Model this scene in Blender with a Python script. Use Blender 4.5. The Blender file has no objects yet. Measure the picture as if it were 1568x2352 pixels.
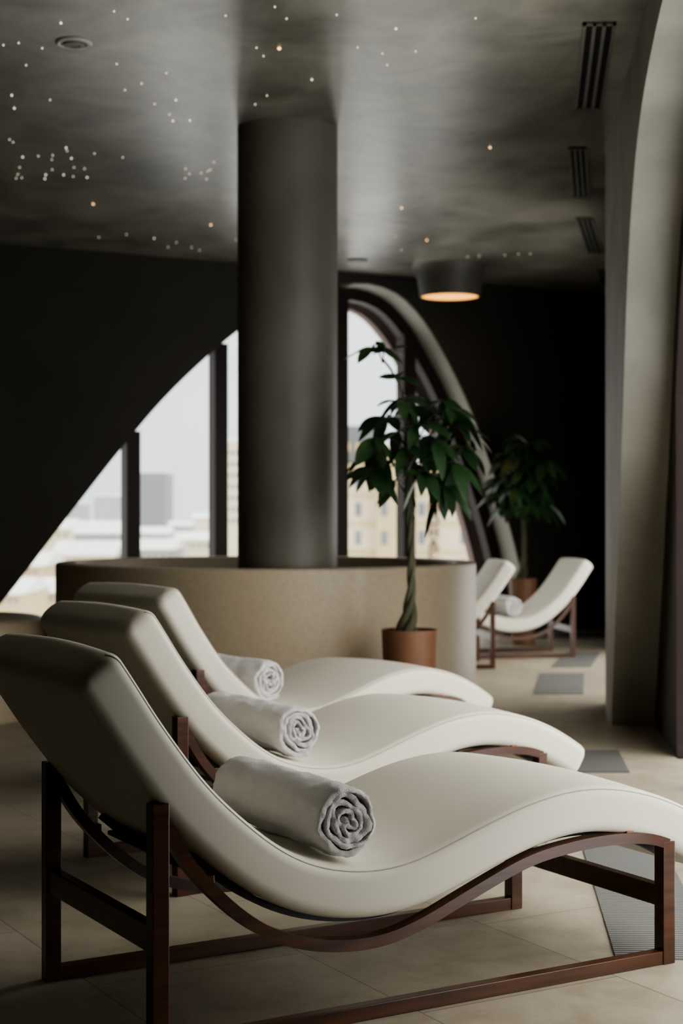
import bpy, bmesh, math, random
import numpy as np
from mathutils import Vector, Matrix, noise
random.seed(7)
scene=bpy.context.scene
COL=scene.collection
F=3650.0; H=1.2; CZ=3.35

# ---------------------------------------------------------------- materials
def newmat(name):
    m=bpy.data.materials.new(name); m.use_nodes=True
    nt=m.node_tree; nt.nodes.clear()
    out=nt.nodes.new('ShaderNodeOutputMaterial')
    p=nt.nodes.new('ShaderNodeBsdfPrincipled')
    nt.links.new(p.outputs[0],out.inputs[0])
    return m,nt,p,out
def noisemat(name,c1,c2,scale=5,rough=0.5,bump=0.1,bscale=None,metal=0,detail=6,dist=0.002,stretch=None,spec=None,rough2=None,sheen=0,distort=0):
    m,nt,p,out=newmat(name)
    N=nt.nodes.new; L=nt.links.new
    tc=N('ShaderNodeTexCoord'); mp=N('ShaderNodeMapping')
    L(tc.outputs['Object'],mp.inputs[0])
    if stretch: mp.inputs['Scale'].default_value=stretch
    n=N('ShaderNodeTexNoise'); n.inputs['Scale'].default_value=scale; n.inputs['Detail'].default_value=detail; n.inputs['Distortion'].default_value=distort
    L(mp.outputs[0],n.inputs[0])
    r=N('ShaderNodeValToRGB'); r.color_ramp.elements[0].position=0.3; r.color_ramp.elements[1].position=0.7
    r.color_ramp.elements[0].color=c1; r.color_ramp.elements[1].color=c2
    L(n.outputs[0],r.inputs[0]); L(r.outputs[0],p.inputs['Base Color'])
    p.inputs['Roughness'].default_value=rough; p.inputs['Metallic'].default_value=metal
    if spec is not None: p.inputs['Specular IOR Level'].default_value=spec
    if sheen: p.inputs['Sheen Weight'].default_value=sheen
    if rough2 is not None:
        mr=N('ShaderNodeMapRange'); mr.inputs['To Min'].default_value=rough; mr.inputs['To Max'].default_value=rough2
        L(n.outputs[0],mr.inputs[0]); L(mr.outputs[0],p.inputs['Roughness'])
    if bump:
        n2=N('ShaderNodeTexNoise'); n2.inputs['Scale'].default_value=bscale or scale*4; n2.inputs['Detail'].default_value=5
        L(mp.outputs[0],n2.inputs[0])
        b=N('ShaderNodeBump'); b.inputs['Strength'].default_value=bump; b.inputs['Distance'].default_value=dist
        L(n2.outputs[0],b.inputs['Height']); L(b.outputs[0],p.inputs['Normal'])
    return m
def lin(r,g,b): return (r,g,b,1)

M={}
M['leather']=noisemat('cream_leather',lin(.69,.66,.565),lin(.73,.70,.605),3,.60,.12,420,dist=.0006,spec=.2)
M['seam']=noisemat('seam_thread',lin(.40,.37,.30),lin(.46,.43,.36),60,.8,0)
M['wood']=noisemat('mahogany_wood',lin(.034,.012,.0055),lin(.098,.034,.012),6,.28,.05,60,stretch=(.6,8,8),dist=.0005)
M['copper']=noisemat('copper_wood',lin(.24,.082,.024),lin(.30,.105,.033),8,.4,.03,60,dist=.0005)
M['blackmetal']=noisemat('black_steel',lin(.006,.006,.006),lin(.010,.010,.009),8,.5,0)
M['plaster']=noisemat('grey_plaster',lin(.255,.242,.20),lin(.36,.345,.292),2.2,.6,.3,7,dist=.006,detail=6,distort=.3)
M['dark']=noisemat('dark_wall_paint',lin(.043,.039,.0305),lin(.053,.048,.038),1.5,.8,.05,20,spec=.2)
M['column']=noisemat('microcement',lin(.125,.113,.091),lin(.205,.188,.155),1.8,.40,.3,7,stretch=(1,1,.6),dist=.003,rough2=.55,spec=.45,detail=7,distort=.5)
M['frame']=noisemat('bronze_frame',lin(.019,.0105,.008),lin(.026,.014,.0105),5,.5,0,spec=.25)
M['outerarch']=noisemat('pink_render',lin(.17,.115,.10),lin(.21,.15,.13),3,.8,0)
M['terracotta']=noisemat('terracotta',lin(.175,.084,.045),lin(.22,.108,.06),9,.55,.1,60,dist=.001)
M['soil']=noisemat('soil',lin(.02,.013,.008),lin(.05,.035,.02),40,.95,.8,60,dist=.01)
M['trunk']=noisemat('pachira_bark',lin(.035,.042,.020),lin(.10,.098,.052),25,.75,.5,60,dist=.004,stretch=(1,1,.25))
M['leaf']=noisemat('leaf_green',lin(.013,.040,.013),lin(.032,.078,.025),9,.38,.1,40,dist=.001)
M['towel']=noisemat('white_terry',lin(.88,.86,.86),lin(.93,.91,.91),30,.95,1.0,380,dist=.007,sheen=.6,spec=.1)
M['white']=noisemat('white_metal',lin(.40,.39,.34),lin(.45,.44,.38),10,.45,0)
M['slot']=noisemat('slot_black',lin(.012,.012,.011),lin(.016,.016,.014),10,.8,0,spec=.1)
M['ventframe']=noisemat('vent_grey',lin(.12,.115,.095),lin(.145,.14,.115),10,.5,0)
M['shade']=noisemat('lamp_plaster',lin(.075,.069,.056),lin(.095,.088,.072),4,.5,.1,20)
M['base']=noisemat('pale_skirting',lin(.26,.25,.21),lin(.30,.29,.25),10,.4,0)

def ceilmat():
    m,nt,p,out=newmat('polished_ceiling_plaster'); N=nt.nodes.new; L=nt.links.new
    tc=N('ShaderNodeTexCoord'); mp=N('ShaderNodeMapping'); L(tc.outputs['Object'],mp.inputs[0]); mp.inputs['Scale'].default_value=(1,.8,1); mp.inputs['Rotation'].default_value=(0,0,.5)
    n=N('ShaderNodeTexNoise'); n.inputs['Scale'].default_value=2.0; n.inputs['Detail'].default_value=8; n.inputs['Roughness'].default_value=.62; n.inputs['Distortion'].default_value=.5
    L(mp.outputs[0],n.inputs[0])
    r=N('ShaderNodeValToRGB'); r.color_ramp.interpolation='EASE'; r.color_ramp.elements[0].position=.22; r.color_ramp.elements[1].position=.78
    r.color_ramp.elements[0].color=lin(.080,.075,.060); r.color_ramp.elements[1].color=lin(.285,.272,.222)
    L(n.outputs[0],r.inputs[0]); L(r.outputs[0],p.inputs['Base Color'])
    p.inputs['Roughness'].default_value=.31
    p.inputs['Specular IOR Level'].default_value=.6
    n2=N('ShaderNodeTexNoise'); n2.inputs['Scale'].default_value=1.8; n2.inputs['Detail'].default_value=1.5; n2.inputs['Roughness'].default_value=.4
    L(mp.outputs[0],n2.inputs[0])
    b=N('ShaderNodeBump'); b.inputs['Strength'].default_value=.30; b.inputs['Distance'].default_value=.006
    L(n2.outputs[0],b.inputs['Height']); L(b.outputs[0],p.inputs['Normal'])
    return m
M['ceil']=ceilmat()
def floormat():
    m,nt,p,out=newmat('travertine_tiles'); N=nt.nodes.new; L=nt.links.new
    tc=N('ShaderNodeTexCoord'); mp=N('ShaderNodeMapping'); L(tc.outputs['Object'],mp.inputs[0]); mp.inputs['Rotation'].default_value=(0,0,math.radians(-30+90)); mp.inputs['Location'].default_value=(.2,.33,0)
    br=N('ShaderNodeTexBrick'); br.inputs['Scale'].default_value=1; br.inputs['Brick Width'].default_value=1.2; br.inputs['Row Height'].default_value=.6
    br.inputs['Mortar Size'].default_value=.0022; br.inputs['Mortar Smooth'].default_value=.1; br.inputs['Bias'].default_value=0
    br.inputs['Color1'].default_value=lin(.36,.322,.252); br.inputs['Color2'].default_value=lin(.42,.378,.302); br.inputs['Mortar'].default_value=lin(.19,.165,.13)
    L(mp.outputs[0],br.inputs[0])
    n=N('ShaderNodeTexNoise'); n.inputs['Scale'].default_value=5; n.inputs['Detail'].default_value=13; n.inputs['Roughness'].default_value=.72; n.inputs['Distortion'].default_value=.4; L(tc.outputs['Object'],n.inputs[0])
    r=N('ShaderNodeValToRGB'); r.color_ramp.elements[0].position=.32; r.color_ramp.elements[0].color=lin(.70,.67,.61); r.color_ramp.elements[1].position=.60; r.color_ramp.elements[1].color=lin(1,1,1)
    L(n.outputs[0],r.inputs[0])
    mx=N('ShaderNodeMix'); mx.data_type='RGBA'; mx.blend_type='MULTIPLY'; mx.inputs[0].default_value=1
    L(br.outputs[0],mx.inputs[6]); L(r.outputs[0],mx.inputs[7]); L(mx.outputs[2],p.inputs['Base Color'])
    p.inputs['Roughness'].default_value=.42
    b=N('ShaderNodeBump'); b.inputs['Strength'].default_value=.15; b.inputs['Distance'].default_value=.003; L(n.outputs[0],b.inputs['Height']); L(b.outputs[0],p.inputs['Normal'])
    return m
M['floor']=floormat()
def mosaicmat():
    m,nt,p,out=newmat('tan_mosaic'); N=nt.nodes.new; L=nt.links.new
    uv=N('ShaderNodeUVMap')
    br=N('ShaderNodeTexBrick'); br.offset=0; br.inputs['Scale'].default_value=1; br.inputs['Brick Width'].default_value=.02; br.inputs['Row Height'].default_value=.02
    br.inputs['Mortar Size'].default_value=.0010; br.inputs['Color1'].default_value=lin(.455,.37,.262); br.inputs['Color2'].default_value=lin(.48,.395,.28); br.inputs['Mortar'].default_value=lin(.44,.36,.255)
    L(uv.outputs[0],br.inputs[0])
    w=N('ShaderNodeTexWhiteNoise'); w.noise_dimensions='2D'
    sn=N('ShaderNodeVectorMath'); sn.operation='SNAP'; sn.inputs[1].default_value=(.02,.02,.02); L(uv.outputs[0],sn.inputs[0]); L(sn.outputs[0],w.inputs[0])
    mr=N('ShaderNodeMapRange'); mr.inputs['To Min'].default_value=.95; mr.inputs['To Max'].default_value=1.03; L(w.outputs[0],mr.inputs[0])
    mx=N('ShaderNodeMix'); mx.data_type='RGBA'; mx.blend_type='MULTIPLY'; mx.inputs[0].default_value=1
    L(br.outputs[0],mx.inputs[6]); L(mr.outputs[0],mx.inputs[7]); L(mx.outputs[2],p.inputs['Base Color'])
    p.inputs['Roughness'].default_value=.45
    return m
M['mosaic']=mosaicmat()
def grillemat():
    m,nt,p,out=newmat('slatted_aluminium'); N=nt.nodes.new; L=nt.links.new
    uv=N('ShaderNodeUVMap'); w=N('ShaderNodeTexWave'); w.bands_direction='Y'; w.inputs['Scale'].default_value=16; L(uv.outputs[0],w.inputs[0])
    r=N('ShaderNodeValToRGB'); r.color_ramp.elements[0].position=.35; r.color_ramp.elements[0].color=lin(.04,.04,.038); r.color_ramp.elements[1].position=.55; r.color_ramp.elements[1].color=lin(.20,.205,.20)
    L(w.outputs[0],r.inputs[0]); L(r.outputs[0],p.inputs['Base Color']); p.inputs['Roughness'].default_value=.55
    b=N('ShaderNodeBump'); b.inputs['Distance'].default_value=.004; L(w.outputs[0],b.inputs['Height']); L(b.outputs[0],p.inputs['Normal'])
    return m
M['grille']=grillemat()
def watermat():
    m,nt,p,out=newmat('still_water'); p.inputs['Base Color'].default_value=lin(.02,.022,.02); p.inputs['Roughness'].default_value=.08
    N=nt.nodes.new; n=N('ShaderNodeTexNoise'); n.inputs['Scale'].default_value=5; b=N('ShaderNodeBump'); b.inputs['Strength'].default_value=.1
    nt.links.new(n.outputs[0],b.inputs['Height']); nt.links.new(b.outputs[0],p.inputs['Normal']); return m
M['water']=watermat()
def glassmat(name,c):
    m=bpy.data.materials.new(name); m.use_nodes=True; nt=m.node_tree; nt.nodes.clear(); N=nt.nodes.new; L=nt.links.new
    o=N('ShaderNodeOutputMaterial'); mix=N('ShaderNodeMixShader'); mix.inputs[0].default_value=.03
    tr=N('ShaderNodeBsdfTransparent'); tr.inputs[0].default_value=(*c,1); g=N('ShaderNodeBsdfGlossy'); g.inputs['Roughness'].default_value=.02
    L(tr.outputs[0],mix.inputs[1]); L(g.outputs[0],mix.inputs[2]); L(mix.outputs[0],o.inputs[0]); return m
M['tint']=glassmat('tinted_glass',(.43,.445,.46))
M['clear']=glassmat('clear_glass',(.97,.97,.97))
def emit(name,c,s):
    m=bpy.data.materials.new(name); m.use_nodes=True; nt=m.node_tree; nt.nodes.clear()
    o=nt.nodes.new('ShaderNodeOutputMaterial'); e=nt.nodes.new('ShaderNodeEmission'); e.inputs[0].default_value=c; e.inputs[1].default_value=s
    nt.links.new(e.outputs[0],o.inputs[0]); return m
M['star']=emit('fibre_star',(1,.9,.72,1),2.6)
M['stardim']=emit('fibre_star_dim',(1,.88,.7,1),2.0)
M['starwarm']=emit('fibre_star_warm',(1,.6,.28,1),4)
M['glow']=emit('warm_diffuser',(1,.45,.10,1),2.9)
def flat(name,c,r=.85):
    return noisemat(name,lin(*[v*.94 for v in c]),lin(*c),.3,r,0)
M['snow']=flat('snow',(.92,.92,.92))
M['yellow']=flat('yellow_render',(.64,.51,.31))
M['yellow2']=flat('pale_yellow_render',(.74,.65,.48))
M['roofgrey']=flat('slate_roof',(.20,.21,.225))
M['haze']=flat('hazy_concrete',(.24,.24,.255))
M['haze2']=flat('hazy_block',(.44,.44,.45))
M['exwin']=flat('exterior_window_glass',(.22,.24,.26))
M['sign']=flat('brown_letters',(.14,.06,.04))

# ---------------------------------------------------------------- mesh helpers
def mk(name,verts,faces,mat,parent=None,smooth=False,loc=None,uv=None):
    me=bpy.data.meshes.new(name); me.from_pydata([tuple(v) for v in verts],[],faces); me.update()
    bm=bmesh.new(); bm.from_mesh(me); bmesh.ops.recalc_face_normals(bm,faces=bm.faces)
    bm.to_mesh(me); bm.free()
    if smooth:
        me.shade_smooth()
    me.materials.append(mat)
    if uv:
        l=me.uv_layers.new(name='UVMap')
        for poly in me.polygons:
            for li in poly.loop_indices:
                l.data[li].uv=uv(me.vertices[me.loops[li].vertex_index].co, poly)
    o=bpy.data.objects.new(name,me); COL.objects.link(o)
    if parent: o.parent=parent
    if loc: o.location=loc
    return o
def sharp(o,ang=40):
    me=o.data; me.shade_smooth()
    bm=bmesh.new(); bm.from_mesh(me)
    for e in bm.edges:
        if len(e.link_faces)==2 and e.calc_face_angle(0)>math.radians(ang): e.smooth=False
    bm.to_mesh(me); bm.free()
def tag(o,label=None,cat=None,group=None,kind=None):
    if label:o['label']=label
    if cat:o['category']=cat
    if group:o['group']=group
    if kind:o['kind']=kind
    return o
def empty(name,loc,rot=0,label=None,cat=None,group=None):
    o=bpy.data.objects.new(name,None); o.empty_display_size=.1; COL.objects.link(o); o.location=loc; o.rotation_euler=(0,0,rot)
    tag(o,label,cat,group); return o
def boxgeo(x0,x1,y0,y1,z0,z1):
    v=[(x0,y0,z0),(x1,y0,z0),(x1,y1,z0),(x0,y1,z0),(x0,y0,z1),(x1,y0,z1),(x1,y1,z1),(x0,y1,z1)]
    f=[(0,3,2,1),(4,5,6,7),(0,1,5,4),(1,2,6,5),(2,3,7,6),(3,0,4,7)]
    return v,f
def box(name,b,mat,parent=None,bev=0):
    v,f=boxgeo(*b); o=mk(name,v,f,mat,parent)
    if bev:
        bm=bmesh.new(); bm.from_mesh(o.data); bmesh.ops.bevel(bm,geom=bm.edges[:],offset=bev,segments=2,affect='EDGES',profile=.5); bm.to_mesh(o.data); bm.free()
    return o
def merge(lists):
    V=[];Fc=[]
    for v,f in lists:
        n=len(V); V+=list(v); Fc+=[tuple(i+n for i in q) for q in f]
    return V,Fc
def spline(pts,step=.02,sm=2):
    P=np.array(pts,float); out=[]
    for i in range(len(P)-1):
        p0=P[max(i-1,0)];p1=P[i];p2=P[i+1];p3=P[min(i+2,len(P)-1)]
        n=max(2,int(np.linalg.norm(p2-p1)/step))
        for k in range(n):
            t=k/n
            out.append(.5*((2*p1)+(-p0+p2)*t+(2*p0-5*p1+4*p2-p3)*t*t+(-p0+3*p1-3*p2+p3)*t**3))
    out.append(P[-1]); A=np.array(out)
    for _ in range(sm):
        B=A.copy(); B[1:-1]=(A[:-2]+2*A[1:-1]+A[2:])/4; A=B
    return A
def tube(path,rad,seg=8,cap=True):
    P=[Vector(p) for p in path]; V=[];Fc=[]
    n=len(P)
    prev=None
    for i,p in enumerate(P):
        t=(P[min(i+1,n-1)]-P[max(i-1,0)]).normalized()
        if prev is None:
            a=t.cross(Vector((.13,.97,.2)))
            if a.length<.1:a=t.cross(Vector((1,0,0)))
            a.normalize()
        else:
            a=(prev-t*prev.dot(t)).normalized()
        prev=a; b=t.cross(a)
        r=rad[i] if hasattr(rad,'__len__') else rad
        for k in range(seg):
            th=2*math.pi*k/seg; V.append(p+(a*math.cos(th)+b*math.sin(th))*r)
    for i in range(n-1):
        for k in range(seg):
            k2=(k+1)%seg; Fc.append((i*seg+k,i*seg+k2,(i+1)*seg+k2,(i+1)*seg+k))
    if cap:
        Fc.append(tuple(range(seg))); Fc.append(tuple((n-1)*seg+k for k in range(seg)))
    return V,Fc
def lathe(profile,seg=64,cx=0,cy=0):
    V=[];Fc=[];n=len(profile)
    for k in range(seg):
        a=2*math.pi*k/seg
        for r,z in profile: V.append((cx+r*math.cos(a),cy+r*math.sin(a),z))
    for k in range(seg):
        k2=(k+1)%seg
        for i in range(n-1): Fc.append((k*n+i,k2*n+i,k2*n+i+1,k*n+i+1))
    return V,Fc
def lathe_closed(profile,seg=64):
    V,Fc=lathe(profile,seg); n=len(profile)
    Fc.append(tuple(k*n for k in range(seg))); Fc.append(tuple(k*n+n-1 for k in range(seg)))
    return V,Fc

# ---------------------------------------------------------------- room
def wall_arch(name,A,B,thick,outer,arch,mat,z1=CZ,label=None):
    A=Vector(A);B=Vector(B);d=(B-A);Ln=d.length;d.normalize();n=Vector((-d.y,d.x))*outer
    poly=[(0,0)]+[tuple(p) for p in arch]+[(Ln,0),(Ln,z1),(0,z1)]
    bm=bmesh.new()
    vs=[bm.verts.new((A.x+d.x*s,A.y+d.y*s,z)) for s,z in poly]
    f=bm.faces.new(vs); bmesh.ops.recalc_face_normals(bm,faces=[f])
    r=bmesh.ops.extrude_face_region(bm,geom=[f])
    for g in r['geom']:
        if isinstance(g,bmesh.types.BMVert): g.co+=Vector((n.x*thick,n.y*thick,0))
    bmesh.ops.recalc_face_normals(bm,faces=bm.faces)
    bmesh.ops.triangulate(bm,faces=[f for f in bm.faces if len(f.verts)>4],ngon_method='EAR_CLIP')
    me=bpy.data.meshes.new(name);bm.to_mesh(me);bm.free();me.materials.append(mat)
    o=bpy.data.objects.new(name,me);COL.objects.link(o);tag(o,label,None,None,'structure')
    return o,A,d,n
def inset(arch,w):
    P=[Vector(p) for p in arch];out=[]
    for i,p in enumerate(P):
        t=(P[min(i+1,len(P)-1)]-P[max(i-1,0)]).normalized(); nn=Vector((t.y,-t.x))
        ww=w(p.x) if callable(w) else w
        out.append(p+nn*ww)
    return out
def band(A,d,n,arch,w,t0,t1):
    I=inset(arch,w);V=[];Fc=[]
    for (s,z),q in zip(arch,I):
        for (ss,zz,t) in ((s,z,t0),(q.x,max(q.y,0),t0),(q.x,max(q.y,0),t1),(s,z,t1)):
            V.append((A.x+d.x*ss+n.x*t,A.y+d.y*ss+n.y*t,zz))
    m=len(arch)
    for i in range(m-1):
        for k in range(4):
            k2=(k+1)%4; Fc.append((i*4+k,i*4+k2,(i+1)*4+k2,(i+1)*4+k))
    Fc+= [(0,1,2,3),tuple((m-1)*4+k for k in range(4))]
    return V,Fc
def archz(arch,s):
    for (a,za),(b,zb) in zip(arch[:-1],arch[1:]):
        if min(a,b)<=s<=max(a,b) and a!=b: return za+(zb-za)*(s-a)/(b-a)
    return 0
def window(name,A,d,n,arch,fw,t0,t1,mull,mw,glass,label,sub=None):
    parts=[band(A,d,n,arch,fw,t0,t1)]
    for s in mull:
        z=max(.05,min(archz(arch,s-mw/2),archz(arch,s+mw/2),archz(arch,s))-.01)
        v=[]
        for zz in (0,z):
            for ss,t in ((s-mw/2,t0-.02),(s+mw/2,t0-.02),(s+mw/2,t1),(s-mw/2,t1)):
                v.append((A.x+d.x*ss+n.x*t,A.y+d.y*ss+n.y*t,zz))
        parts.append((v,[(0,1,2,3),(4,5,6,7),(0,1,5,4),(1,2,6,5),(2,3,7,6),(3,0,4,7)]))
    V,Fc=merge(parts); o=mk(name,V,Fc,M['frame']); tag(o,label,None,None,'structure')
    tm=(t0+t1)/2
    gv=[(A.x+d.x*s+n.x*tm,A.y+d.y*s+n.y*tm,z) for s,z in arch]
    bm=bmesh.new(); f=bm.faces.new([bm.verts.new(v) for v in gv]); bmesh.ops.triangulate(bm,faces=[f],ngon_method='EAR_CLIP')
    me=bpy.data.meshes.new('glass_pane');bm.to_mesh(me);bm.free();me.materials.append(glass)
    g=bpy.data.objects.new('glass_pane',me);COL.objects.link(g);g.parent=o
    return o

dB=Vector((.875,.485)).normalized(); P0b=Vector((-2.73,12.7)); S0=3.0
A=P0b-dB*S0; B=P0b+dB*6.35
rawL=[(-.42,0),(0,.455),(.55,1.14),(1.075,1.78),(1.505,2.25),(2.09,2.76),(2.6,3.08),(3.08,3.23),(3.4,3.27),(3.7,3.2),(4.0,2.95),(4.35,2.44),(4.57,2.02),(4.75,1.6),(4.92,1.15),(5.05,.73),(5.22,0)]
arcB=spline(rawL,.12,1); arcB=[(float(s)+S0,max(0,float(z))) for s,z in arcB]
o,Aw,dw,nw=wall_arch('wall_back',A,B,.35,1,arcB,M['dark'],label='dark charcoal wall with a tall arched window opening')
rgt=[p for p in arcB if p[0]>S0+3.15]
V,Fc=band(Aw,dw,nw,rgt,.012,-.006,.26)
tag(mk('trim_1',V,Fc,M['plaster']),'pale plaster lining of the window arch',None,None,'structure')
fwid=lambda s:.015+.105*min(1,max(0,(s-S0-2.6)/.6))
window('window_1',Aw,dw,nw,arcB,fwid,.27,.39,[S0+s for s in (1.24,2.06,2.67,3.27,3.99)],.125,M['tint'],'arched window with dark bronze mullions')
inn=[(v.x,max(v.y,0)) for v in inset(rgt,.035)]
V,Fc=band(Aw,dw,nw,inn,.12,.52,.62)
tag(mk('trim_2',V,Fc,M['outerarch']),'pinkish rendered exterior arch rib outside the window',None,None,'structure')

wx=lambda y:.589+.104*y
Ya,Yb=9.5,-3.5
A=(wx(Yb),Yb);B=(wx(Ya),Ya);sc=math.sqrt(1+.104**2)
half=[(8.95,0),(8.72,.45),(8.45,.92),(8.12,1.6),(7.78,2.32),(7.5,2.66),(7.13,2.91),(6.6,3.06),(6.1,3.13)]
full=half+[(5.85,3.14)]+[(11.7-y,z) for y,z in half[::-1]]
arR=spline([((y-Yb)*sc,z) for y,z in full[::-1]],.12,1); arR=[(float(s),max(0,float(z))) for s,z in arR]
o,Ar,dr,nr=wall_arch('wall_right',A,B,.27,-1,arR,M['plaster'],label='pale grey plaster wall with a large arch opening')
fw2=lambda s:.17+1.25*max(0,(s/sc+Yb)-8.0)
window('window_2',Ar,dr,nr,arR,fw2,.24,.36,[(y-Yb)*sc for y in (6.9,5.5,4.1)],.10,M['clear'],'large arched window with dark bronze frame')
A2=(wx(9.5)+.02,9.5);B2=(2.85,15.95)
ar2=[(.45,0),(.6,.7),(.95,1.7),(1.5,2.5),(2.2,2.8),(2.8,2.7),(3.4,2.2),(3.9,1.3),(4.2,0)]
ar2=[(float(s),max(0,float(z))) for s,z in spline(ar2,.15,1)]
o,A2w,d2,n2=wall_arch('wall_right_far',A2,B2,.27,-1,ar2,M['dark'],label='dark wall with arch opening')
window('window_3',A2w,d2,n2,ar2,.10,.2,.3,[1.6,2.9],.08,M['clear'],'arched window with dark bronze frame')
XL=-5.45
def slab(name,b,mat,label):
    return tag(box(name,b,mat),label,None,None,'structure')
slab('wall_left',(XL-.2,XL,-3.7,11.6,0,CZ),M['dark'],'dark charcoal side wall')
slab('wall_front',(XL-.2,.5,-3.7,-3.5,0,CZ),M['dark'],'dark charcoal wall')
def polyslab(name,pts,z0,z1,mat,label):
    n=len(pts);V=[(x,y,z0) for x,y in pts]+[(x,y,z1) for x,y in pts]
    Fc=[tuple(range(n)),tuple(range(n,2*n))]+[(i,(i+1)%n,n+(i+1)%n,n+i) for i in range(n)]
    return tag(mk(name,V,Fc,mat),label,None,None,'structure')
outl=[(XL-.2,-3.75),(.5,-3.75),(wx(9.5)+.28,9.3),(3.15,15.9),(3.0,16.3),(-5.7,11.5)]
polyslab('floor',outl,-.15,0,M['floor'],'beige travertine tiled floor')
polyslab('ceiling',outl,CZ,CZ+.15,M['ceil'],'polished grey plaster ceiling')
V=[]
for zz in (0,.05):
    for s,t in ((5.27+S0,-.015),(9.28,-.015),(9.28,0),(5.27+S0,0)): V.append((Aw.x+dw.x*s+nw.x*t,Aw.y+dw.y*s+nw.y*t,zz))
tag(mk('baseboard_back',V,[(0,1,2,3),(4,5,6,7),(0,1,5,4),(1,2,6,5),(2,3,7,6),(3,0,4,7)],M['base']),'thin pale skirting strip',None,None,'structure')

# ---------------------------------------------------------------- column
V,Fc=lathe_closed([(.281,0),(.281,CZ)],96)
c=mk('column',V,Fc,M['column'],loc=(-.303,8.93,0)); sharp(c)
tag(c,'round grey microcement column rising from the mosaic pool to the ceiling','column')

# ---------------------------------------------------------------- tub
TX,TY,TR,TH=-.46,9.8,1.285,.894
tub=empty('round_plunge_pool',(TX,TY,0),0,'round raised plunge pool clad in tan mosaic around a column','plunge pool')
def cyluv(R):
    def f(co,poly):
        a=math.atan2(co.y,co.x)
        c=poly.center; ac=math.atan2(c.y,c.x)
        if a-ac>math.pi:a-=2*math.pi
        if a-ac<-math.pi:a+=2*math.pi
        if abs(poly.normal.z)>.7: return (co.x,co.y)
        return (a*R+20,co.z+5)
    return f
rt=.13
prof=[(TR,0.0),(TR,TH-.03),(TR,TH-.012),(TR-.004,TH-.004),(TR-.012,TH),(TR-rt+.01,TH),(TR-rt,TH-.01),(TR-rt,TH-.25)]
V,Fc=lathe(prof,160); t=mk('pool_wall',V,Fc,M['mosaic'],tub,uv=cyluv(TR)); sharp(t)
seg=96
V=[((TR-rt+.005)*math.cos(2*math.pi*k/seg),(TR-rt+.005)*math.sin(2*math.pi*k/seg),TH-.11) for k in range(seg)]
mk('water_surface',V,[tuple(range(seg))],M['water'],tub)
bn=empty('mosaic_bench',(-2.39,9.45,0),0,'low rounded tan mosaic bench beside the plunge pool','bench')
prof=[(.64,0),(.64,.50),(.632,.54),(.61,.565),(.58,.575),(.02,.58)]
V,Fc=lathe_closed(prof,96); t=mk('bench_body',V,Fc,M['mosaic'],bn,uv=cyluv(.64)); sharp(t)

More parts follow.
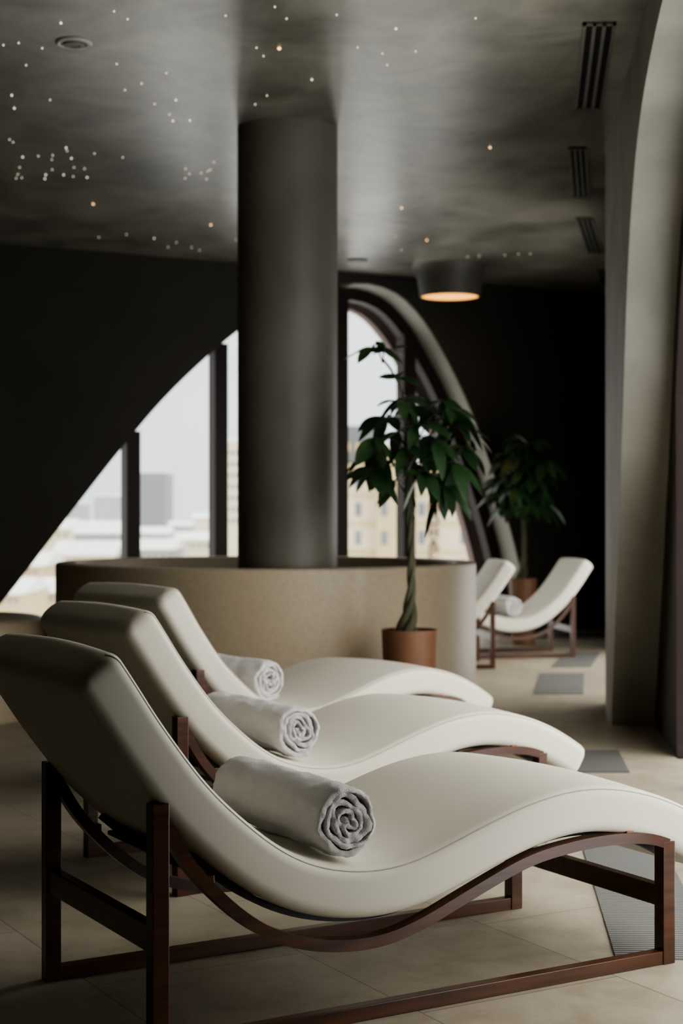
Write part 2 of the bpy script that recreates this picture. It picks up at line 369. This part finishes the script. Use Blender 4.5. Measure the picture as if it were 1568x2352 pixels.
# ---------------------------------------------------------------- lounger
WID=.71
def build_lounger():
    root=empty('sun_lounger',(0,0,0),0)
    top=spline([(-.108,.912),(-.060,.845),(-.02,.782),(.03,.71),(.138,.574),(.292,.441),(.40,.385),(.50,.362),(.60,.358),(.70,.376),(.85,.425),(1.0,.470),(1.13,.492),(1.25,.492),(1.38,.468),(1.50,.427),(1.61,.372),(1.70,.315)],.02,6)
    n=len(top); T=.122
    tan=np.gradient(top,axis=0); tan/=np.linalg.norm(tan,axis=1)[:,None]
    nor=np.stack([-tan[:,1],tan[:,0]],1)
    cen=top-nor*T/2
    s=np.concatenate([[0],np.cumsum(np.linalg.norm(np.diff(cen,axis=0),axis=1))]); Ltot=s[-1]
    def ring(hw,ht,rc):
        pts=[];K=8
        for cx,cy,a0 in ((hw-rc,ht-rc,0),(-(hw-rc),ht-rc,90),(-(hw-rc),-(ht-rc),180),(hw-rc,-(ht-rc),270)):
            for k in range(K+1):
                a=math.radians(a0+90*k/K); pts.append((cx+rc*math.cos(a),cy+rc*math.sin(a)))
            if a0==0:
                for q in range(1,10): pts.append(((hw-rc)*(1-2*q/10),ht+.012*math.sin(math.pi*q/10)))
            if a0==180:
                for q in range(1,4): pts.append((-(hw-rc)*(1-2*q/4),-ht))
        return pts
    V=[];Fc=[]; R=.040
    def interp(sv):
        return (np.array([np.interp(sv,s,cen[:,0]),np.interp(sv,s,cen[:,1])]),np.array([np.interp(sv,s,nor[:,0]),np.interp(sv,s,nor[:,1])]))
    ends=(0,.0006,.002,.005,.009,.015,.022,.030,.040)
    svs=sorted(set(list(ends)+list(np.linspace(.054,Ltot-.054,int(Ltot/.022)))+[Ltot-v for v in ends]))
    m=None; seamL=[];seamR=[]
    for sv in svs:
        c,nn=interp(sv); nn=nn/np.linalg.norm(nn)
        e=min(sv,Ltot-sv); k=1 if e>=R else math.sqrt(max(0,1-(1-e/R)**2))
        red=R*(1-k)
        ht=T/2-red; hw=WID/2-red
        rc=min(.032,ht*.9)
        rg=ring(hw,ht,rc); m=len(rg)
        for a,b in rg:
            p=c+nn*b; V.append((p[0],WID/2+a,p[1]))
        if e>.006:
            rr=rc*(1-math.cos(math.radians(45)))
            q=c+nn*(ht-rr)
            seamL.append((q[0],WID/2+hw-rr,q[1])); seamR.append((q[0],WID/2-hw+rr,q[1]))
    for i in range(len(svs)-1):
        for k in range(m):
            k2=(k+1)%m; Fc.append((i*m+k,i*m+k2,(i+1)*m+k2,(i+1)*m+k))
    Fc.append(tuple(range(m)));Fc.append(tuple((len(svs)-1)*m+k for k in range(m)))
    cu=mk('cushion',V,Fc,M['leather'],root,smooth=True); cu['label']='padded cream leather wave-shaped cushion'
    V,Fc=merge([tube(seamL,.0018,6),tube(seamR,.0018,6)])
    se=mk('seam',V,Fc,M['seam'],root,smooth=True); se['label']='stitched seam along the cushion edge'
    def sweep(pts,w0,w1,th):
        P=np.array(pts); tn=np.gradient(P,axis=0); tn/=np.linalg.norm(tn,axis=1)[:,None]; nn=np.stack([-tn[:,1],tn[:,0]],1)
        V=[]
        for p,q in zip(P,nn):
            a=p+q*th/2;b=p-q*th/2
            V+=[(a[0],w0,a[1]),(a[0],w1,a[1]),(b[0],w1,b[1]),(b[0],w0,b[1])]
        k=len(P);Fc=[(i*4+j,i*4+(j+1)%4,(i+1)*4+(j+1)%4,(i+1)*4+j) for i in range(k-1) for j in range(4)]
        Fc+=[(0,1,2,3),tuple((k-1)*4+j for j in range(4))]
        return V,Fc
    rail=spline([(.0,.535),(.035,.475),(.074,.412),(.17,.312),(.269,.240),(.383,.198),(.50,.182),(.60,.187),(.70,.214),(.80,.252),(.983,.318),(1.1,.340),(1.25,.350),(1.40,.340),(1.465,.318)],.02,4)
    LW=.036
    for w0 in (0,WID-LW):
        V,Fc=sweep(rail,w0,w0+LW,.028); r=mk('side_rail',V,Fc,M['wood'],root); sharp(r,40)
        box('leg',(-.020,.020,w0-.001,w0+LW+.001,0,.56),M['wood'],root,.002)
        box('leg',(1.445,1.485,w0-.001,w0+LW+.001,0,.325),M['wood'],root,.002)
        box('floor_rail',(.018,1.447,w0+.002,w0+LW-.002,.0,.036),M['wood'],root,.002)
    box('crossbar',(-.015,.015,LW,WID-LW,.228,.288),M['wood'],root,.002)
    box('crossbar',(1.450,1.480,LW,WID-LW,.15,.205),M['wood'],root,.002)
    under=top-nor*(T+.009); sel=[p for p,sv in zip(under,s) if .50<sv<Ltot-.10]
    for w0 in (.07,WID-.11):
        V,Fc=sweep(sel,w0,w0+.04,.016); r=mk('cushion_support',V,Fc,M['blackmetal'],root); sharp(r,40)
    for sv in (.55,1.0,1.45):
        i=int(np.argmin(abs(s-sv))); p=under[i]
        box('support_slat',(p[0]-.03,p[0]+.03,.11,WID-.11,p[1]-.012,p[1]-.002),M['blackmetal'],root)
    for u in (.12,1.335):
        i=int(np.argmin(abs(top[:,0]-u))); zt=under[i][1]+.012
        j=int(np.argmin(abs(rail[:,0]-u))); zb=rail[j][1]
        if u<1: zt=zb+.022
        for w0 in (.004,WID-LW+.004):
            b_=box('bracket',(u-.012,u+.012,w0,w0+LW-.008,zb,zt+.004),M['wood'] if u<1 else M['copper'],root,.002)
            if u>1: b_['label']='small copper-toned bracket'
    return root
lounger=build_lounger()
def copytree(src,loc,rot,label,group,cat):
    n=src.copy(); COL.objects.link(n); n.location=loc; n.rotation_euler=(0,0,rot)
    for ch in src.children:
        k=ch.copy(); COL.objects.link(k); k.parent=n; k.matrix_parent_inverse=ch.matrix_parent_inverse
    n['label']=label;n['group']=group;n['category']=cat
    return n
LG='cream loungers'
Lo=[((-.395,3.48),30.3,1),((-.495,4.96),33.2,1),((-.57,6.43),39.5,1),((1.09,12.8),186,.92),((1.80,13.72),190,.90)]
lab='cream leather wave lounger, dark wood frame, '
labs=[lab+'large rolled towel','cream wave lounger with rolled towel, between two others',lab+'beside plunge pool',lab+'by arched window',lab+'beside potted tree']
for i,((x,y),a,s_) in enumerate(Lo):
    if i==0:
        r=lounger; r.location=(x,y,0); r.rotation_euler=(0,0,math.radians(a)); r['label']=labs[0];r['group']=LG;r['category']='lounger'
    else: r=copytree(lounger,(x,y,0),math.radians(a),labs[i],LG,'lounger'); r.scale=(s_,s_,s_)

# ---------------------------------------------------------------- towels
def build_towel(name,seed,length=.56,R=.085,turns=4.5):
    rnd=random.Random(seed)
    n=330; r0=.007; pitch=(R-r0)/turns; th=pitch*.92
    ph=[rnd.uniform(0,6.28) for _ in range(4)]
    def rad(a,off):
        r=r0+pitch*a/(2*math.pi)
        f=max(0,1-r/R)
        wob=1+ .40*f*math.sin(2*a+ph[0])+.22*f*math.sin(3.3*a+ph[1])+.02*math.sin(5*a+ph[2])
        return (r*wob+off)
    ys=np.concatenate([[0,.003],np.linspace(.008,length-.008,90),[length-.003,length]])
    V=[];Fc=[]
    ring=[]
    for side in (1,-1):
        rg=[]
        for k in range(n+1):
            a=2*math.pi*turns*k/n
            e=min(k/n*30,1,(n-k)/n*60+.15)
            rr=rad(a,side*th/2*math.sqrt(max(.05,min(1,e))))
            rg.append((rr*math.cos(a+2.2),rr*math.sin(a+2.2)))
        ring.append(rg if side==1 else rg[::-1])
    loop=ring[0]+ring[1]; m=len(loop)
    midl=[((ring[0][k][0]+ring[1][::-1][k][0])/2,(ring[0][k][1]+ring[1][::-1][k][1])/2) for k in range(n+1)]
    mids=midl+midl[::-1]
    for j,y in enumerate(ys):
        e=min(y,length-y); inn=1-.03*max(0,1-e/.02)
        pinch=.35 if e<.001 else (.12 if e<.004 else 0)
        for k,(x,z) in enumerate(loop):
            mx_,mz_=mids[k]; x=x+(mx_-x)*pinch; z=z+(mz_-z)*pinch
            rr=math.hypot(x,z)
            nz=noise.noise(Vector((x*30,y*18,z*30+seed)))*.006+noise.noise(Vector((x*190,y*190,z*190+seed)))*.0026
            yy=y
            if e<.004:
                yy=y+(-1 if j<5 else 1)*(.003*math.sin(rr*200+1)+.007*noise.noise(Vector((x*60,z*60,seed+5))))
            s=inn*(1+nz/max(rr,.01))
            V.append((x*s,yy,z*s*.97))
    for j in range(len(ys)-1):
        for k in range(m):
            k2=(k+1)%m; Fc.append((j*m+k,j*m+k2,(j+1)*m+k2,(j+1)*m+k))
    for base in (0,(len(ys)-1)*m):
        for k in range(n):
            a,b=k,k+1; c,d=m-1-k-1,m-1-k
            Fc.append((base+a,base+b,base+c,base+d))
    o=mk(name,V,Fc,M['towel'],smooth=True)
    zmin=min(v[2] for v in V)
    return o,zmin
for i,(ri,u,w,seed,ln) in enumerate([(0,.505,.045,3,.57),(1,.475,.07,8,.56),(2,.43,.10,12,.54),(4,.48,.08,5,.5)]):
    t,zm=build_towel('rolled_towel',seed,ln)
    (x,y),a,s_=Lo[ri]; a=math.radians(a)
    zt=.370+max(0,.5-u)*.20
    t.location=(x+u*math.cos(a)-w*math.sin(a),y+u*math.sin(a)+w*math.cos(a),zt*s_-zm*s_+.004)
    t.rotation_euler=(0,0,a); t.scale=(s_,)*3
    tag(t,'thick white rolled terry towel lying on the lounger seat','towel','white rolled towels')

# ---------------------------------------------------------------- potted trees
def leaflet(base,dirv,up,L,W,V,Fc,droop):
    side=dirv.cross(up).normalized(); n=8; b=len(V)
    for i in range(n+1):
        t=i/n
        w=W*(math.sin(math.pi*t**1.15)**.75)*(1 if t<.6 else 1-.15*(t-.6)) if 0<t<1 else .0015
        p=base+dirv*(L*t)-Vector((0,0,1))*(droop*L*t*t)
        fold=.18*w
        V.append(p+side*w+up*fold); V.append(p); V.append(p-side*w+up*fold)
    for i in range(n):
        for k in range(2):
            Fc.append((b+i*3+k,b+i*3+k+1,b+(i+1)*3+k+1,b+(i+1)*3+k))
def build_tree(name,loc,pot_r,pot_h,trunk_top,crown,extra,seed,label,L0=.185):
    rnd=random.Random(seed)
    root=empty(name,loc,0,label,'potted tree','potted money trees')
    prof=[(pot_r*.80,0),(pot_r*.82,.01),(pot_r*.99,pot_h-.012),(pot_r,pot_h),(pot_r*.93,pot_h),(pot_r*.92,pot_h-.04),(pot_r*.9,pot_h-.05)]
    V,Fc=lathe(prof,64); Fc.append(tuple(k*len(prof) for k in range(64)))
    p=mk('pot',V,Fc,M['terracotta'],root); sharp(p,30); p['label']='terracotta-coloured round pot'
    seg=40;V=[(pot_r*.93*math.cos(2*math.pi*k/seg),pot_r*.93*math.sin(2*math.pi*k/seg),pot_h-.035+rnd.uniform(-.006,.006)) for k in range(seg)]+[(0,0,pot_h-.02)]
    mk('soil',V,[(k,(k+1)%seg,seg) for k in range(seg)],M['soil'],root)
    parts=[]
    z0=pot_h-.05
    for j in range(3):
        path=[];rad=[]
        for i in range(61):
            t=i/60; z=z0+(trunk_top-z0)*t; a=2*math.pi*(j/3+t*2.6)
            fl=max(0,1-t/.25)**1.3
            hr=.0110+.030*fl-.002*t
            path.append((hr*math.cos(a)-.02*fl+.010*math.sin(t*5),hr*math.sin(a),z)); rad.append(.0145+.017*fl-.003*t)
        parts.append(tube(path,rad,10))
    top=Vector((.010*math.sin(5),0,trunk_top))
    LV=[];LF=[]
    def compound(start,ctr,nl,L,flat=0):
        mid=(start+ctr)/2+Vector((0,0,.03))
        parts.append(tube([start,mid,ctr],[.0045,.0035,.003],6))
        out=(ctr-start); out.z*=.3
        if out.length<.01: out=Vector((1,0,0))
        out.normalize()
        a0=rnd.uniform(0,6.28)
        for q in range(nl):
            a=a0+2*math.pi*q/nl+rnd.uniform(-.25,.25)
            dv=Vector((math.cos(a),math.sin(a)*(.5 if flat else 1),rnd.uniform(-.35,.35) if flat else rnd.uniform(-.9,.15)))+out*(.15 if flat else .45)
            dv.normalize()
            up=Vector((0,0,1))-dv*dv.z; up.normalize()
            up=(up+Vector((rnd.uniform(-.6,.6),rnd.uniform(-1.1,0) if flat else rnd.uniform(-.9,.2),0))).normalized()
            l=L*rnd.uniform(.65,1.12)
            leaflet(ctr,dv,up,l,l*rnd.uniform(.18,.25),LV,LF,rnd.uniform(.1,.5) if flat else rnd.uniform(.3,.8))
    for c in crown:
        st=top+Vector((0,0,-rnd.uniform(0,.22)))
        compound(st,Vector(c),rnd.choice([5,6]),L0)
    for br in extra:
        pts=[Vector(p) for p in br['stem']]
        parts.append(tube([top-Vector((0,0,.05))]+pts,[.009]+[.006]*len(pts),8))
        for c in br['leaves']: compound(pts[-1]-Vector((0,0,.02)),Vector(c),6,.15,1)
    V,Fc=merge(parts); t=mk('trunk',V,Fc,M['trunk'],root,smooth=True); t['label']='braided greenish trunk with branching stems'
    f=mk('foliage',LV,LF,M['leaf'],root,smooth=True); f['label']='glossy dark green palmate leaves'
    return root
def crownpts(seed,n,rx,z0,z1,cx=0):
    rnd=random.Random(seed);o=[]
    for i in range(n):
        a=2.4*i; t=(i+.5)/n; z=z0+(z1-z0)*t
        rr=rx*math.sqrt(max(.15,1-((t-.35)/.72)**2))*rnd.uniform(.4,1)
        o.append((cx+rr*math.cos(a),rr*math.sin(a),z+rnd.uniform(-.03,.03)))
    return o
T1=(.356,8.33,0)
build_tree('potted_tree',T1,.148,.585,1.60,crownpts(4,23,.28,1.36,1.82,.05),
   [dict(stem=[(-.01,0,1.72),(-.05,0,1.86),(-.10,-.01,1.95),(-.14,-.01,2.0)],leaves=[(-.19,-.02,2.06),(-.13,.02,2.04)]),
    dict(stem=[(-.02,0,1.74),(-.04,0,1.84)],leaves=[(-.06,0,1.90)])],21,'braided money tree in terracotta pot by the pool')
build_tree('potted_tree',(1.64,14.35,0),.125,.60,1.62,crownpts(9,28,.29,1.28,1.88,0),[],33,'braided money tree in terracotta pot behind a lounger',.22)

# ---------------------------------------------------------------- ceiling fittings
def cpt(x,y,h=CZ-H):
    Y=h*F/(1176-y); return ((x-784)/F*Y,Y)
stars=[(43,98),(97,110),(60,149),(140,52),(262,25),(293,43),(268,146),(27,218),(33,248),(115,229),(325,191),(287,206),(382,167),(404,229),(355,238),(389,262),(397,277),(436,276),(631,15),(658,42),(605,128),(589,109),(716,182),(613,219),(586,239),(773,33),(909,65),(821,108),(878,122),(889,148),(954,117),(1092,41),(22,320),(30,326),(52,360),(88,358),(121,356),(152,339),(164,363),(154,346),(217,352),(282,361),(119,366),(45,384),(41,400),(50,408),(37,409),(105,401),(103,410),(120,389),(146,401),(170,384),(168,405),(194,387),(200,407),(426,387),(491,372),(483,389),(477,392),(462,397),(435,399),(425,409),(474,411),(227,545),(290,538),(354,547),(386,567),(405,557),(440,568),(458,575),(542,550),(518,35),(1100,588),(1073,590),(1159,586),(1190,583),(1217,583),(908,542),(921,574),(8,103)]
bright={(33,248),(397,277),(436,276),(152,339),(164,363),(105,401),(103,410),(716,182),(909,65),(52,360),(146,401),(200,407),(404,229),(354,547),(27,218),(140,52)}
warm=[(1125,338),(922,477),(980,551),(484,516),(214,468)]
def sph(r,mat):
    bm=bmesh.new(); bmesh.ops.create_icosphere(bm,subdivisions=2,radius=r); me=bpy.data.meshes.new('star_light'); bm.to_mesh(me); bm.free(); me.shade_smooth(); me.materials.append(mat); return me
ms=sph(.0036,M['stardim']); mb=sph(.0046,M['star']); mw=sph(.0065,M['starwarm']); mbb=sph(.008,M['starwarm'])
for p in stars+[(641,110)]+warm:
    me=mw if p in warm else (mbb if p==(641,110) else (mb if p in bright else ms))
    X,Y=cpt(*p); o=bpy.data.objects.new('star_light',me); COL.objects.link(o); o.location=(X,Y,CZ-.002)
    tag(o,'tiny warm amber star light set in the ceiling' if p in warm else 'tiny white fibre-optic star light set in the ceiling','ceiling light','starry ceiling lights')
def downlight(x,y,r,lab):
    X,Y=cpt(x,y); root=empty('recessed_downlight',(X,Y,CZ),0,lab,'ceiling light')
    V,Fc=lathe_closed([(r,0),(r,-.006),(r*.9,-.012),(r*.72,-.010),(r*.7,-.001)],48); sharp(mk('trim_ring',V,Fc,M['white'],root),30)
    V,Fc=lathe_closed([(r*.62,-.0095),(r*.6,-.016),(r*.35,-.018),(r*.3,-.014)],48); sharp(mk('lens',V,Fc,M['ventframe'],root),30)
downlight(170,97,.083,'round white recessed ceiling downlight')
X,Y=cpt(820,597); V,Fc=lathe_closed([(.09,0),(.09,-.008),(.08,-.014),(.01,-.015)],40)
s=mk('ceiling_speaker',V,Fc,M['shade'],loc=(X,Y,CZ)); sharp(s,30); tag(s,'flat round grey ceiling speaker','speaker')
def vent(q,lab):
    nl,nr_,fl,fr=[Vector(v) for v in q]
    root=empty('ceiling_vent',((nl.x+fr.x)/2,(nl.y+fr.y)/2,CZ),0,lab,'air vent','linear ceiling vents')
    c=Vector((root.location.x,root.location.y))
    def P(a,b): return nl*(1-a)*(1-b)+nr_*a*(1-b)+fl*(1-a)*b+fr*a*b-c
    def strip(a0,a1,b0,b1,z0,z1):
        pts=[P(a0,b0),P(a1,b0),P(a1,b1),P(a0,b1)]
        return [(p.x,p.y,z0) for p in pts]+[(p.x,p.y,z1) for p in pts],[(0,1,2,3),(4,5,6,7),(0,1,5,4),(1,2,6,5),(2,3,7,6),(3,0,4,7)]
    V,Fc=strip(0,1,0,1,-.002,-.0005); mk('slot_opening',V,Fc,M['slot'],root)
    bars=[strip(a-w_,a+w_,0,1,-.010,-.002) for a,w_ in ((.05,.05),(.35,.055),(.65,.055),(.95,.05))]+[strip(0,1,0,.02,-.010,-.002),strip(0,1,.98,1,-.010,-.002)]
    V,Fc=merge(bars); mk('vent_frame',V,Fc,M['ventframe'],root)
for q in (((1.06,6.97),(1.205,6.97),(1.24,8.47),(1.39,8.47)),((1.336,9.36),(1.44,9.36),(1.577,10.84),(1.69,10.84)),((1.71,11.6),(1.825,11.6),(2.04,13.17),(2.16,13.17)),((2.26,14.1),(2.37,14.1),(2.48,15.1),(2.59,15.1))):
    vent(q,'dark linear slot air vent in the ceiling')
LY=13.9; X=(1033-784)/F*LY
lr=empty('ceiling_lamp',(X,LY,CZ),0,'drum-shaped grey plaster ceiling lamp glowing amber underneath','ceiling lamp')
pr=[(.335,0),(.322,-.012),(.308,-.04),(.294,-.09),(.278,-.17),(.262,-.27),(.248,-.272),(.245,-.25)]
V,Fc=lathe(pr,72); sharp(mk('lamp_shade',V,Fc,M['shade'],lr),50)
V=[(.247*math.cos(2*math.pi*k/64),.247*math.sin(2*math.pi*k/64),-.264) for k in range(64)]
mk('lamp_diffuser',V,[tuple(range(64))],M['glow'],lr)['label']='amber glowing diffuser'
def grille(q):
    c=sum((Vector(p) for p in q),Vector((0,0)))/4
    V=[(p[0]-c.x,p[1]-c.y,0) for p in q]+[(p[0]-c.x,p[1]-c.y,.005) for p in q]
    o=mk('floor_grille',V,[(0,1,2,3),(4,5,6,7),(0,1,5,4),(1,2,6,5),(2,3,7,6),(3,0,4,7)],M['grille'],loc=(c.x,c.y,0),uv=lambda co,p:(co.x,co.y))
    tag(o,'grey slatted metal convector grille set in the floor','floor grille','floor convector grilles')
grille([(.737,4.28),(1.02,4.24),(1.16,5.85),(.875,5.85)])
grille([(1.06,7.31),(1.325,7.31),(1.39,7.98),(1.13,7.98)])
grille([(1.26,10.45),(1.59,10.45),(1.80,11.8),(1.47,11.8)])
grille([(1.62,12.3),(1.93,12.3),(2.22,13.6),(1.92,13.6)])

# ---------------------------------------------------------------- exterior
GZ=-22
g=mk('snowy_ground',[(-900,20,GZ),(900,20,GZ),(900,2500,GZ),(-900,2500,GZ)],[(0,1,2,3)],M['snow']); tag(g,'snow covered ground outside',None,None,'stuff')
def px(x,Y): return (x-784)/F*Y
def pz(y,Y): return H-(y-1176)/F*Y
def panes(wins,Y,cx,off=0):
    parts=[]
    for (a,b,ww,hh) in wins:
        xx=px(a,Y)-cx; zz=pz(b,Y)-GZ; W=ww/F*Y/2; Hh=hh/F*Y/2
        parts.append(boxgeo(xx-W,xx+W,off-.12,off,zz-Hh,zz+Hh))
    return merge(parts)
def building(x0,x1,ytop,Y,mat,label,wins=None,depth=20,roof=None):
    X0,X1=px(x0,Y),px(x1,Y); zt=pz(ytop,Y)
    root=empty('building',((X0+X1)/2,Y,GZ),0,label,'building')
    w=(X1-X0)/2; h=zt-GZ
    box('facade',(-w,w,0,depth,0,h),mat,root)
    if roof=='gable':
        rh=(X1-X0)*.22
        V=[(-w-.3,-.5,h),(w+.3,-.5,h),(w+.3,depth,h),(-w-.3,depth,h),(-w-.3,depth/2,h+rh),(w+.3,depth/2,h+rh)]
        mk('snowy_roof',V,[(0,1,5,4),(2,3,4,5),(0,4,3),(1,2,5),(0,3,2,1)],M['snow'],root)
    elif roof=='flat':
        box('snowy_roof',(-w-.3,w+.3,-.6,depth,h,h+.7),M['snow'],root)
    elif roof=='cornice':
        box('cornice',(-w-.6,w+.6,-.9,depth,h-.5,h+.35),M['yellow'],root)
    if wins:
        V,Fc=panes(wins,Y,(X0+X1)/2); mk('window_panes',V,Fc,M['exwin'],root)
    return root
building(320,381,1086,700,M['haze'],'tall hazy grey tower block',[(x,y,5,4) for x in range(327,380,9) for y in range(1096,1215,10)],30)
yb=200
wn=[(x,y,14,30) for x in (640,700,760,822,968,1064,1120) for y in (1108,1170,1235,1300,1365)]
main=building(560,1180,1072,yb,M['yellow2'],'cream rendered apartment building with cornice and vertical lettering',wn,25,'cornice')
mxx=(px(560,yb)+px(1180,yb))/2
zz=lambda y:pz(y,yb)-GZ
box('attic_storey',(px(560,yb)-mxx,px(868,yb)-mxx,3,20,zz(1060),zz(975)),M['roofgrey'],main)['label']='slate grey attic storey'
V,Fc=panes([(x,1025,10,20) for x in (800,822,845)],yb,mxx,3); mk('window_panes',V,Fc,M['yellow'],main)
box('corner_turret',(px(864,yb)-mxx,px(935,yb)-mxx,-2.5,6,0,zz(1035)),M['yellow'],main)['label']='yellow corner turret'
box('turret_cornice',(px(858,yb)-mxx,px(941,yb)-mxx,-3,6.5,zz(1050),zz(1024)),M['yellow2'],main)
V,Fc=panes([(881,y,14,30) for y in (1110,1170,1235)],yb,mxx,-2.5); mk('window_panes',V,Fc,M['exwin'],main)
V,Fc=merge([boxgeo(px(560,yb)-mxx,px(1180,yb)-mxx,-.25,0,zz(y+3),zz(y-3)) for y in (1138,1203,1268)]); mk('string_course',V,Fc,M['yellow'],main)
for ch,y in zip('MOHAC',(1168,1196,1224,1250,1276)):
    cu=bpy.data.curves.new('sign_letter','FONT'); cu.body=ch; cu.size=1.9; cu.offset=.03; cu.extrude=.06; cu.align_x='CENTER'; cu.align_y='CENTER'
    tmp=bpy.data.objects.new('tmp',cu); COL.objects.link(tmp); dg=bpy.context.evaluated_depsgraph_get(); me=bpy.data.meshes.new_from_object(tmp.evaluated_get(dg)); bpy.data.objects.remove(tmp)
    me.materials.clear(); me.materials.append(M['sign'])
    o=bpy.data.objects.new('sign_letter',me); COL.objects.link(o); o.parent=main; o.rotation_euler=(math.radians(90),0,0); o.location=(px(995,yb)-mxx,-.35,zz(y))
building(500,560,1015,380,M['yellow2'],'pale yellow tower building',[(x,y,6,10) for x in (530,540,552) for y in range(1040,1200,26)],20,'flat')
for i,(x0,x1,yt,Y,mt,rf) in enumerate([(215,300,1140,620,'haze2','flat'),(110,195,1158,660,'haze2','flat'),(440,495,1190,440,'yellow2','gable'),(386,436,1208,400,'haze2','gable'),(318,384,1225,330,'haze2','gable'),
    (400,480,1240,260,'yellow2','gable'),(170,300,1225,250,'haze2','gable'),(60,165,1215,330,'yellow2','gable'),(-65,55,1225,300,'haze2','gable'),(-40,100,1300,190,'yellow','gable'),(118,260,1275,210,'yellow2','gable'),(-100,45,1365,140,'yellow','gable'),(75,200,1360,155,'yellow2','gable'),(300,400,1262,215,'haze2','gable')]):
    wl=[(x,yt+14,6,9) for x in range(x0+10,x1-5,16)] if Y<400 else None
    building(x0,x1,yt,Y,M[mt],'distant '+{'yellow':'yellow','yellow2':'cream','haze2':'grey'}[mt]+' house with '+('pitched' if rf=='gable' else 'flat')+' snow-covered roof',wl,14,rf)

# ---------------------------------------------------------------- world and lights (overcast: zenith brighter than horizon)
w=bpy.data.worlds.new('World'); scene.world=w; w.use_nodes=True; nt=w.node_tree; nt.nodes.clear()
o=nt.nodes.new('ShaderNodeOutputWorld'); b=nt.nodes.new('ShaderNodeBackground'); tc=nt.nodes.new('ShaderNodeTexCoord'); sp=nt.nodes.new('ShaderNodeSeparateXYZ'); r=nt.nodes.new('ShaderNodeValToRGB')
nt.links.new(tc.outputs['Generated'],sp.inputs[0]); nt.links.new(sp.outputs[2],r.inputs[0])
r.color_ramp.elements[0].position=0; r.color_ramp.elements[0].color=(.50,.515,.52,1)
r.color_ramp.elements[1].position=.75; r.color_ramp.elements[1].color=(1,.965,.89,1)
e=r.color_ramp.elements.new(.22); e.color=(.66,.65,.615,1)
nt.links.new(r.outputs[0],b.inputs[0]); b.inputs[1].default_value=7.2; nt.links.new(b.outputs[0],o.inputs[0])
def portal(name,A,d,n,s0,s1,z1,t):
    l=bpy.data.lights.new(name,'AREA'); l.shape='RECTANGLE'; l.size=s1-s0; l.size_y=z1; l.cycles.is_portal=True
    o=bpy.data.objects.new(name,l); COL.objects.link(o)
    c=A+d*((s0+s1)/2)+n*t
    zax=Vector((n.x,n.y,0)); xax=Vector((d.x,d.y,0)); yax=zax.cross(xax)
    m=Matrix((xax,yax,zax)).transposed().to_4x4()
    m.translation=(c.x,c.y,z1/2); o.matrix_world=m
portal('sky_portal',Ar,dr,nr,(2.6-Yb)*sc,(9.0-Yb)*sc,3.2,.5)
portal('sky_portal',A2w,d2,n2,.4,4.3,2.9,.45)
portal('sky_portal',Aw,dw,nw,S0-.45,S0+5.25,3.3,.5)

# ---------------------------------------------------------------- camera
cam=bpy.data.cameras.new('camera'); co=bpy.data.objects.new('camera',cam); COL.objects.link(co)
co.location=(0,0,H); co.rotation_euler=(math.radians(90),0,0)
cam.sensor_fit='VERTICAL'; cam.sensor_height=36; cam.sensor_width=24; cam.lens=F/2352*36
cam.clip_end=5000
cam.dof.use_dof=True; cam.dof.focus_distance=3.95; cam.dof.aperture_fstop=3.6
scene.camera=co
scene.view_settings.view_transform='AgX'
scene.view_settings.look='AgX - Medium High Contrast'
scene.view_settings.exposure=-.22
